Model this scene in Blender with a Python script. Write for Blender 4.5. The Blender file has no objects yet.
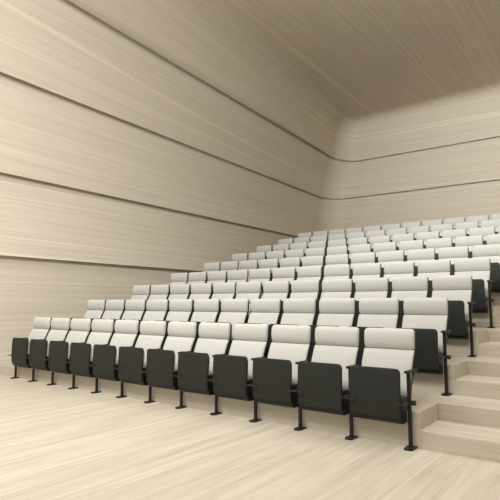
import bpy, bmesh, math
from mathutils import Vector

COL = bpy.context.scene.collection
W, D, H = 0.55, 1.0563, 0.29705            # seat pitch, row depth, rise per row
ROWS, SEATS = 9, 12
XR, XL = 0.065, -SEATS * W - 0.065         # tier ends at the two stepped aisles
WALL_X, AISLE_X, YB, ZC = -7.30, 8.0, 12.0, 7.80
Y0, YS = 0.05, 0.56                        # riser front and half-step back, relative to a row
FRONT_Y = -9.0

# ------------------------------------------------------------------ materials
def wood(name, c_dark, c_mid, c_light, scale, source='Object', rough=0.55, streak=0.7):
    """Pale streaky veneer; scale = texture cycles per metre on each axis (small along the grain)."""
    m = bpy.data.materials.new(name); m.use_nodes = True
    nt = m.node_tree; N = nt.nodes; L = nt.links
    b = N['Principled BSDF']; b.inputs['Roughness'].default_value = rough
    b.inputs['Specular IOR Level'].default_value = 0.25
    tc = N.new('ShaderNodeTexCoord')
    def noise(mult, detail, seed):
        mp = N.new('ShaderNodeMapping')
        mp.inputs['Scale'].default_value = tuple(s * k for s, k in zip(scale, mult))
        mp.inputs['Location'].default_value = (seed, seed * 1.7, seed * 0.3)
        L.new(tc.outputs[source], mp.inputs['Vector'])
        n = N.new('ShaderNodeTexNoise'); n.inputs['Scale'].default_value = 1.0
        n.inputs['Detail'].default_value = detail; n.inputs['Roughness'].default_value = 0.6
        L.new(mp.outputs['Vector'], n.inputs['Vector']); return n.outputs['Fac']
    a = noise((1, 1, 1), 4, 3.1); f = noise((2.0, 3.4, 3.4), 3, 11.7)
    s = noise(tuple(.13 if q > 1 else .12 for q in scale), 0, 27.3)
    mix = N.new('ShaderNodeMath'); mix.operation = 'MULTIPLY_ADD'
    L.new(f, mix.inputs[0]); mix.inputs[1].default_value = 0.62
    half = N.new('ShaderNodeMath'); half.operation = 'MULTIPLY'; half.inputs[1].default_value = 0.38
    L.new(a, half.inputs[0]); L.new(half.outputs[0], mix.inputs[2])
    r = N.new('ShaderNodeValToRGB'); e = r.color_ramp.elements
    e[0].position, e[0].color = 0.34, (*c_dark, 1)
    e[1].position, e[1].color = 0.66, (*c_light, 1)
    k = e.new(0.5); k.color = (*c_mid, 1)
    L.new(mix.outputs[0], r.inputs['Fac'])
    # sparse paler streaks running with the grain
    sr = N.new('ShaderNodeValToRGB'); se = sr.color_ramp.elements
    se[0].position, se[0].color = 0.485, (0, 0, 0, 1)
    se[1].position, se[1].color = 0.50, (streak, streak, streak, 1)
    sk = se.new(0.515); sk.color = (0, 0, 0, 1)
    L.new(s, sr.inputs['Fac'])
    mc = N.new('ShaderNodeMix'); mc.data_type = 'RGBA'
    L.new(sr.outputs['Color'], mc.inputs['Factor']); L.new(r.outputs['Color'], mc.inputs['A'])
    mc.inputs['B'].default_value = (*[min(.9, v * 1.13) for v in c_light], 1)
    L.new(mc.outputs['Result'], b.inputs['Base Color'])
    return m

def plain(name, c, rough=0.6, spec=0.3, metal=0.0, weave=0.0):
    m = bpy.data.materials.new(name); m.use_nodes = True
    nt = m.node_tree; N = nt.nodes; L = nt.links
    b = N['Principled BSDF']; b.inputs['Roughness'].default_value = rough
    b.inputs['Specular IOR Level'].default_value = spec; b.inputs['Metallic'].default_value = metal
    tc = N.new('ShaderNodeTexCoord'); n = N.new('ShaderNodeTexNoise')
    n.inputs['Scale'].default_value = 60 if weave else 25
    n.inputs['Detail'].default_value = 3
    L.new(tc.outputs['Object'], n.inputs['Vector'])
    r = N.new('ShaderNodeValToRGB'); e = r.color_ramp.elements
    k = weave or 0.04
    e[0].position, e[0].color = 0.3, (*[v * (1 - k) for v in c], 1)
    e[1].position, e[1].color = 0.7, (*[min(1, v * (1 + k)) for v in c], 1)
    L.new(n.outputs['Fac'], r.inputs['Fac']); L.new(r.outputs['Color'], b.inputs['Base Color'])
    if weave:
        bp = N.new('ShaderNodeBump'); bp.inputs['Strength'].default_value = 0.15
        bp.inputs['Distance'].default_value = 0.002
        L.new(n.outputs['Fac'], bp.inputs['Height']); L.new(bp.outputs['Normal'], b.inputs['Normal'])
    return m

WD, WM, WL = (0.515, 0.464, 0.379), (0.570, 0.519, 0.429), (0.630, 0.577, 0.482)
M_WALL = wood('veneer_wall', WD, WM, WL, (0.14, 12, 12), 'UV')
M_CEIL = wood('veneer_ceiling', WD, WM, WL, (13, 0.14, 13))
M_FLOOR = wood('stage_boards', (0.435, 0.388, 0.310), (0.522, 0.472, 0.382), (0.600, 0.548, 0.449), (11, 0.35, 11))
M_TIER = wood('tier_veneer', (0.454, 0.407, 0.327), (0.507, 0.458, 0.374), (0.556, 0.507, 0.417), (0.5, 14, 14))
M_FAB = plain('pale_grey_upholstery', (0.525, 0.522, 0.492), 0.9, 0.1, weave=0.05)
M_PAN = plain('charcoal_laminate', (0.018, 0.0192, 0.0165), 0.55, 0.25)
M_BLK = plain('black_painted_steel', (0.012, 0.012, 0.012), 0.45, 0.3)
M_BRK = plain('dark_grey_steel', (0.022, 0.022, 0.021), 0.45, 0.3)

# ------------------------------------------------------------------ helpers
def obj(name, bm, mat, parent=None, smooth=False, bevel=0.0, seg=2):
    me = bpy.data.meshes.new(name)
    if bevel:
        bmesh.ops.bevel(bm, geom=list(bm.edges), offset=bevel, segments=seg, affect='EDGES', profile=0.5)
    bmesh.ops.recalc_face_normals(bm, faces=bm.faces)
    bm.to_mesh(me); bm.free(); me.materials.append(mat)
    if smooth:
        for p in me.polygons: p.use_smooth = True
    o = bpy.data.objects.new(name, me); COL.objects.link(o)
    if parent: o.parent = parent
    return o

def structure(name, bm, mat, recalc=True, smooth=False):
    me = bpy.data.meshes.new(name)
    if recalc: bmesh.ops.recalc_face_normals(bm, faces=bm.faces)
    bm.to_mesh(me); bm.free(); me.materials.append(mat)
    if smooth:
        for p in me.polygons: p.use_smooth = True
    o = bpy.data.objects.new(name, me); COL.objects.link(o); o['kind'] = 'structure'
    return o

def box(bm, x0, x1, y0, y1, z0, z1):
    v = [bm.verts.new((x, y, z)) for z in (z0, z1) for x, y in ((x0, y0), (x1, y0), (x1, y1), (x0, y1))]
    for f in ((0, 3, 2, 1), (4, 5, 6, 7), (0, 1, 5, 4), (1, 2, 6, 5), (2, 3, 7, 6), (3, 0, 4, 7)):
        bm.faces.new([v[i] for i in f])

def prism(bm, pts, a0, a1, axis):
    """Extrude a 2-D outline along an axis ('x','y' or 'z')."""
    def p(u, w, a): return {'x': (a, u, w), 'y': (u, a, w), 'z': (u, w, a)}[axis]
    lo = [bm.verts.new(p(u, w, a0)) for u, w in pts]; hi = [bm.verts.new(p(u, w, a1)) for u, w in pts]
    bm.faces.new(lo); bm.faces.new(hi[::-1]); n = len(pts)
    for i in range(n): bm.faces.new((lo[i], lo[(i + 1) % n], hi[(i + 1) % n], hi[i]))

def rrect(x0, x1, z0, z1, r, n=5, rb=None):
    rb = r if rb is None else rb
    out = []
    for cx, cz, a0, q in ((x1 - rb, z0 + rb, -90, rb), (x1 - r, z1 - r, 0, r), (x0 + r, z1 - r, 90, r), (x0 + rb, z0 + rb, 180, rb)):
        for i in range(n + 1):
            a = math.radians(a0 + 90 * i / n); out.append((cx + q * math.cos(a), cz + q * math.sin(a)))
    return out

def lerp(a, b, t): return a + (b - a) * t

# ------------------------------------------------------------------ stage floor, tiers and aisle steps
bm = bmesh.new(); box(bm, -7.9, AISLE_X, FRONT_Y, YB + .3, -0.12, 0.0)
structure('floor', bm, M_FLOOR)
for k in range(ROWS - 1):
    ya, yb = Y0 + k * D, YS + k * D
    bm = bmesh.new()
    prism(bm, [(XL, ya), (XR, ya), (XR, yb), (AISLE_X, yb), (AISLE_X, YB), (WALL_X, YB), (WALL_X, yb), (XL, yb)], k * H, (k + 1) * H, 'z')
    structure('floor_tier', bm, M_TIER)
    for x0, x1 in ((XR, AISLE_X), (WALL_X, XL)):
        bm = bmesh.new(); box(bm, x0, x1, ya, yb, k * H, (k + .5) * H)
        structure('floor_step', bm, M_TIER)

# ------------------------------------------------------------------ wall shell of lapped veneer bands
# level: plan line of the side wall (x at y=0, x at y=10), height there, height on the end wall at x=-5 and x=0
R = 0.74
LEVELS = [
    # xa,    xb,     za,    zb,    zback_left, zback_right
    (-7.30, -7.30, 0.00, 0.00, 0.00, 0.00),
    (-7.30, -7.30, 2.075, 2.03, 2.03, 2.03),
    (-7.30, -7.30, 3.565, 3.455, 3.42, 3.36),
    (-6.95, -7.14, 5.235, 5.04, 4.99, 4.92),
    (-6.20, -6.64, 6.695, 6.435, 6.31, 6.255),
]
NL, NA, NB = 24, 16, 14
def path(lv):
    """Points and inward normals of one level: side wall, rounded corner, end wall."""
    xa, xb, za, zb, zl, zr = lv
    k = (xb - xa) / 10.0
    n = Vector((1, -k, 0)).normalized()
    # fillet between x = xa + k*y and y = YB
    cy = YB - R; cx = xa + k * cy + R * math.sqrt(1 + k * k)
    t0 = Vector((cx, cy, 0)) - n * R
    pts = []
    for i in range(NL + 1):
        y = lerp(FRONT_Y, t0.y, i / NL); pts.append((Vector((xa + k * y, y, lerp(za, zb, y / 10))), n.copy(), 0.0))
    z_end = lerp(za, zb, t0.y / 10)
    def zback(x): return lerp(zl, zr, (x + 5) / 5)
    z_start = zback(cx)
    a0 = math.atan2(-n.y, -n.x)
    if a0 < 0: a0 += 2 * math.pi
    for i in range(1, NA + 1):
        t = i / NA; a = lerp(a0, math.pi / 2, t)
        d = Vector((math.cos(a), math.sin(a), 0)); s = t * t * (3 - 2 * t)
        p = Vector((cx, cy, 0)) + d * R; p.z = lerp(z_end, z_start, s)
        pts.append((p, -d, t))
    for i in range(1, NB + 1):
        x = lerp(cx, AISLE_X, i / NB); pts.append((Vector((x, YB, zback(min(x, 3)))), Vector((0, -1, 0)), 1.0))
    return pts

PATHS = [path(l) for l in LEVELS]
LIP = 0.095
SPLIT = NL + NA // 2                          # the band's side half / end half
def strip(rows, name_l, name_r, vbase, tilt=0.0):
    """Skin rows of points into two structures (side wall, end wall) with UVs in metres."""
    for name, i0, i1 in ((name_l, 0, SPLIT), (name_r, SPLIT, len(rows[0]) - 1)):
        bm = bmesh.new(); uv = bm.loops.layers.uv.new('UVMap'); data = {}
        g = []
        for r, row in enumerate(rows):
            gr = []
            for i in range(i0, i1 + 1):
                v = bm.verts.new(row[i])
                u = sum((row[j + 1] - row[j]).length for j in range(0, i))
                w = vbase + sum((rows[j + 1][i] - rows[j][i]).length for j in range(0, r))
                data[v] = (u, w + tilt * u); gr.append(v)
            g.append(gr)
        for r in range(len(g) - 1):
            for i in range(len(g[0]) - 1):
                f = bm.faces.new((g[r][i], g[r][i + 1], g[r + 1][i + 1], g[r + 1][i]))
                for lp in f.loops: lp[uv].uv = data[lp.vert]
        yield name, bm

def add_strip(store, rows, vbase, tilt, smooth):
    for name, b in strip(rows, 'wall_left', 'wall_back', vbase, tilt):
        store.setdefault(name, []).append((b, smooth))

for k in range(len(LEVELS) - 1):
    # each band leans back from its lip, then stands upright under the lip of the band above
    rows = []
    for s in (0, .12, .24, .36, .48, .60, .72, .86, 1):
        q = min(1.0, s / .72); d = LIP * q * (2 - q)
        rows.append([lerp(p, p2 + Vector((0, 0, .05)), s) - n2 * d for (p, n, t), (p2, n2, t2) in zip(PATHS[k], PATHS[k + 1])])
    # ... runs on up behind that lip and closes the gap there
    gap = 0.0 if k == len(LEVELS) - 2 else .045
    rows.append([p2 - n2 * LIP + Vector((0, 0, .22)) for p2, n2, t2 in PATHS[k + 1]])
    rows.append([p2 - n2 * gap + Vector((0, 0, .22)) for p2, n2, t2 in PATHS[k + 1]])
    for name, b in strip(rows, 'wall_left', 'wall_back', 7.3 * k, (0.0, 0.004, 0.010, 0.016)[k]):
        structure(name, b, M_WALL, smooth=True)

# top band: rises from the fourth lip and rolls over into the ceiling
top_path = PATHS[-1]
def cove(i):
    p, n, t = top_path[i]
    y = p.y
    c = max(0.10, lerp(0.92, 0.10, (y - 0.5) / 10.5)) if t == 0 else lerp(0.10, 0.0, t)
    e = max(0.50, lerp(1.0, 0.5, y / 11)) if t == 0 else lerp(0.50, 0.45, t)
    c = min(c, 1.3); e = min(e, 1.3)
    s = t * t * (3 - 2 * t)
    p0 = p.copy()
    zs = lerp(p.z, ZC - 0.42, s)
    a = Vector((p0.x, p0.y, zs)) ; b = Vector((p.x, p.y, ZC)) + n * c; d = Vector((p.x, p.y, ZC)) + n * (c + e)
    out = [lerp(p0, a, q / 3) for q in range(3)]
    for q in range(13):
        u = q / 12; out.append(a * (1 - u) ** 2 + b * 2 * u * (1 - u) + d * u * u)
    return out
cols = [cove(i) for i in range(len(top_path))]
rows = [[c[r] for c in cols] for r in range(len(cols[0]))]
SEAM = 3 + 6
for name, b in strip(rows[:SEAM + 1], 'wall_left', 'wall_back', 31.0, 0.022):
    structure(name, b, M_WALL, smooth=True)
bm = bmesh.new()
g = [[bm.verts.new(p) for p in row] for row in rows[SEAM:]]
for r in range(len(g) - 1):
    for i in range(len(g[0]) - 1):
        bm.faces.new((g[r][i], g[r][i + 1], g[r + 1][i + 1], g[r + 1][i]))
far = [bm.verts.new((AISLE_X, FRONT_Y, ZC))]
bm.faces.new(g[-1] + far)
ceil = structure('ceiling', bm, M_CEIL)
for p in ceil.data.polygons: p.use_smooth = len(p.vertices) == 4

# right-hand wall of the hall, beyond the aisle
bm = bmesh.new(); box(bm, AISLE_X, AISLE_X + .15, FRONT_Y, YB + .3, -0.12, ZC + .1)
structure('wall_right', bm, M_TIER)

# ------------------------------------------------------------------ the tip-up seat
def back_profile(z):
    """Front face of the backrest: y for a height z."""
    pts = [(0.36, 0.085), (0.50, 0.112), (0.67, 0.168), (0.76, 0.209), (0.80, 0.234)]
    if z > 0.801: pts = [(0.80, 0.258), (0.825, 0.247), (0.86, 0.238), (0.90, 0.236), (0.94, 0.240), (0.97, 0.249), (0.993, 0.266)]
    for (a, ya), (b, yb) in zip(pts, pts[1:]):
        if z <= b: return lerp(ya, yb, (z - a) / (b - a))
    return pts[-1][1]

def slab(z0, z1, hw, yf, thick, r_top, r_bot, puff=0.0, nx=12, nz=16, rear_y=None):
    """Upholstered / moulded slab standing on a profile yf(z), rounded outline, softened front edges."""
    bm = bmesh.new(); front, rear = [], []
    for j in range(nz + 1):
        z = lerp(z0, z1, 0.5 - 0.5 * math.cos(math.pi * j / nz))
        h = hw
        if z1 - z < r_top: d = r_top - (z1 - z); h = hw - r_top + math.sqrt(max(0, r_top ** 2 - d ** 2))
        if z - z0 < r_bot: d = r_bot - (z - z0); h = hw - r_bot + math.sqrt(max(0, r_bot ** 2 - d ** 2))
        fr, re = [], []
        for i in range(nx + 1):
            q = -math.cos(math.pi * i / nx); x = q * h
            ex = max(0.0, 1 - (hw - abs(x)) / 0.035); ez = max(0.0, 1 - min(z1 - z, z - z0) / 0.045)
            e = min(1.0, math.hypot(ex, ez))
            y = yf(z) + puff * (1 - math.sqrt(max(0, 1 - e * e)))
            fr.append(bm.verts.new((x, y, z))); re.append(bm.verts.new((x, rear_y(z) if rear_y else yf(z) + thick, z)))
        front.append(fr); rear.append(re)
    for j in range(nz):
        for i in range(nx):
            bm.faces.new((front[j][i], front[j][i + 1], front[j + 1][i + 1], front[j + 1][i]))
            bm.faces.new((rear[j][i], rear[j + 1][i], rear[j + 1][i + 1], rear[j][i + 1]))
        for i in (0, nx):
            bm.faces.new((front[j][i], front[j + 1][i], rear[j + 1][i], rear[j][i]))
    for j in (0, nz):
        for i in range(nx): bm.faces.new((front[j][i], rear[j][i], rear[j][i + 1], front[j][i + 1]))
    return bm

def smooth_by_angle(o, deg=40):
    for p in o.data.polygons: p.use_smooth = True
    bm = bmesh.new(); bm.from_mesh(o.data)
    for e in bm.edges:
        if len(e.link_faces) == 2 and e.calc_face_angle(0) > math.radians(deg): e.smooth = False
    bm.to_mesh(o.data); bm.free()

GROUP = 'tip-up seats in the tiered rows'
CX = -W / 2                                  # seat centre; the stanchion on its right stands at x = 0

def leg_parts(root, x, end=None):
    """Stanchion, foot, armrest and pivot bracket at offset x; end = +1 / -1 on the outer stanchions."""
    bm = bmesh.new(); prism(bm, rrect(x - .0155, x + .0155, -.015, .015, .006, 3), 0.012, 0.635, 'z')
    post = obj('post', bm, M_BLK, root); smooth_by_angle(post)
    bm = bmesh.new(); prism(bm, rrect(x - .040, x + .040, -.080, .080, .03, 5), 0.0, 0.014, 'z')
    f = obj('foot', bm, M_BLK, post); smooth_by_angle(f)
    bm = bmesh.new(); prism(bm, rrect(x - .018, x + .018, -.062, .19, .012, 4), 0.630, 0.650, 'z')
    a = obj('armrest', bm, M_BLK, root); smooth_by_angle(a)
    bm = bmesh.new()                          # diagonal stay under the armrest
    prism(bm, [(.0, .43), (.016, .43), (.135, .630), (.115, .630)], x - .005, x + .005, 'x')
    obj('armrest_stay', bm, M_BLK, a)
    bm = bmesh.new()                          # thin T-shaped pivot plate
    xl, xr = (x - .062 if end != -1 else x - .012), (x + .115 if end != 1 else x + .012)
    box(bm, xl, xr, -.148, -.128, .380, .388)
    box(bm, x - .013, x + .013, -.148 if end != -1 else -.12, .045, .376, .388)
    br = obj('pivot_bracket', bm, M_BRK, root)
    if end == 1:
        bm = bmesh.new()
        bmesh.ops.create_cone(bm, cap_ends=True, segments=14, radius1=.021, radius2=.021, depth=.03)
        for v in bm.verts: v.co = Vector((x + end * .03 + v.co.z, .025 + v.co.x, .378 + v.co.y))
        kn = obj('knob', bm, M_BLK, br); smooth_by_angle(kn)

def make_seat(right_end=False, left_end=False):
    root = bpy.data.objects.new('theatre_seat', None); COL.objects.link(root)
    root.empty_display_size = 0.1
    def tx(bm):
        for v in bm.verts: v.co.x += CX
        return bm
    HW = 0.243
    def shell_y(z):
        pts = [(0.36, 0.112), (0.50, 0.139), (0.67, 0.196), (0.76, 0.239), (0.81, 0.268), (0.86, 0.278), (0.92, 0.283), (1.0, 0.288)]
        for (a, ya), (b, yb) in zip(pts, pts[1:]):
            if z <= b: return lerp(ya, yb, (z - a) / (b - a))
    sh = obj('backrest', tx(slab(.37, .990, HW, lambda z: shell_y(z) - .002, .026, .035, .05, 0.0)), M_BLK, root)
    smooth_by_angle(sh)
    up = obj('upper_cushion', tx(slab(.800, .993, HW - .002, back_profile, .026, .032, .004, .010, rear_y=shell_y)), M_FAB, sh)
    smooth_by_angle(up, 60)
    lo = obj('lower_cushion', tx(slab(.400, .800, HW - .002, back_profile, .026, .004, .05, .012, rear_y=shell_y)), M_FAB, sh)
    smooth_by_angle(lo, 60)
    # folded seat: moulded underside facing the stage, pad towards the back
    def pan_y(z): return -.112 + .010 * ((z - .46) / .21) ** 2
    seat = obj('seat', tx(slab(.248, .668, .234, pan_y, .026, .040, .035, .004)), M_PAN, root)
    smooth_by_angle(seat, 45)
    pad = obj('seat_cushion', tx(slab(.30, .640, .215, lambda z: pan_y(z) + .026, .035, .03, .03)), M_FAB, seat)
    smooth_by_angle(pad, 45)
    bm = bmesh.new()
    prism(bm, [(-.072, .225), (-.05, .203), (.05, .203), (.075, .235), (.07, .40), (.03, .425), (-.078, .425)], CX - .232, CX + .232, 'x')
    hs = obj('hinge_housing', bm, M_BLK, root)
    for q in (-.16, .16):                     # arms carrying the backrest
        bm = bmesh.new(); prism(bm, [(.04, .24), (.07, .22), (.155, .42), (.185, .52), (.160, .52), (.105, .38)], CX + q - .012, CX + q + .012, 'x')
        obj('back_support', bm, M_BLK, root)
    leg_parts(root, 0.0, 1 if right_end else None)
    if left_end: leg_parts(root, -W, -1)
    return root

def dup(src):
    r = src.copy(); COL.objects.link(r)
    for ch in src.children:
        c = ch.copy(); COL.objects.link(c); c.parent = r
        for g in ch.children:
            q = g.copy(); COL.objects.link(q); q.parent = c
    return r

ORD = 'zeroth first second third fourth fifth sixth seventh eighth ninth tenth eleventh twelfth'.split()
PROTO = {'mid': make_seat(), 'right': make_seat(right_end=True), 'left': make_seat(left_end=True)}
used = set()
def take(kind):
    if kind in used: return dup(PROTO[kind])
    used.add(kind); return PROTO[kind]
ROWNAME = ['front row'] + [ORD[i] + ' row from the stage' for i in range(2, ROWS)] + ['back row along the top']
for r in range(ROWS):
    for k in range(SEATS):
        s = take('right' if k == 0 else 'left' if k == SEATS - 1 else 'mid')
        s.location = (-W * k, D * r, H * r)
        s['category'] = 'seat'; s['group'] = GROUP
        n = SEATS - k                         # counted from the left wall
        if k == 0 and r < 4: where = 'at the stepped aisle end of the '
        elif k < 6 and r < 4: where = ORD[k + 1] + ' from the stepped aisle in the '
        elif n == 1: where = 'at the left wall end of the '
        else: where = ORD[n] + ' from the left wall in the '
        s['label'] = 'pale grey tip-up seat, ' + where + ROWNAME[r]

# ------------------------------------------------------------------ light
def area(name, loc, target, sx, sy, power, col=(1, .96, .9), spread=180):
    l = bpy.data.lights.new(name, 'AREA'); l.shape = 'RECTANGLE'; l.size, l.size_y = sx, sy
    l.energy = power; l.color = col; l.spread = math.radians(spread)
    o = bpy.data.objects.new(name, l); COL.objects.link(o); o.location = loc
    o.rotation_euler = (Vector(target) - Vector(loc)).to_track_quat('-Z', 'Y').to_euler()
    return o
LC = (1, .985, .955)
area('ceiling_light', (-2.0, -6.0, 7.7), (-2.0, -5.0, 0), 6, 3, 455, LC)
area('ceiling_light', (-5.0, -4.5, 7.0), (-4.0, -1.0, 0), 1.2, 1.2, 230, LC)
area('ceiling_light', (1.0, -4.5, 7.7), (1.0, -1.0, 0), 1.5, 1.5, 186, LC)
area('ceiling_light', (0.0, 3.0, 7.7), (0, 3.0, 0), 5, 3, 100, LC)
area('ceiling_light', (3.5, 1.5, 7.7), (3.5, 1.5, 0), 4, 4, 250, LC)
area('back_wall_fill', (-3.0, -7.5, 7.2), (0.5, 12, 6.6), 1.5, 1, 240, LC, 58)  # unseen fill with a narrow spread, added to brighten the back wall
area('left_wall_fill', (-1.0, -4.0, 7.4), (-8, 3, 4.5), 3, 1, 60, LC, 120)  # unseen fill hung in mid-air, added to brighten the left wall
area('left_wall_fill', (-0.8, -3.6, 6.0), (-8, 1, 1.2), 3, 1, 145, LC, 130)  # second added fill, lower down, lifts the foot of the left wall
w = bpy.data.worlds.new('world'); bpy.context.scene.world = w; w.use_nodes = True
bg = w.node_tree.nodes['Background']; bg.inputs['Color'].default_value = (1, .97, .92, 1); bg.inputs['Strength'].default_value = 0.5

# ------------------------------------------------------------------ camera
cam = bpy.data.cameras.new('camera'); co = bpy.data.objects.new('camera', cam); COL.objects.link(co)
cam.sensor_width = 36; cam.lens = 36 * 501.767 / 500
co.location = (1.6087, -4.3356, 1.2311); co.rotation_euler = (math.pi / 2 + 0.1052, 0, 0.6554)
sc = bpy.context.scene; sc.camera = co
sc.view_settings.view_transform = 'Standard'; sc.view_settings.look = 'None'
sc.view_settings.exposure = 0.0; sc.view_settings.gamma = 1.0; sc.view_settings.use_curve_mapping = False
sc.cycles.max_bounces = 8; sc.cycles.diffuse_bounces = 6
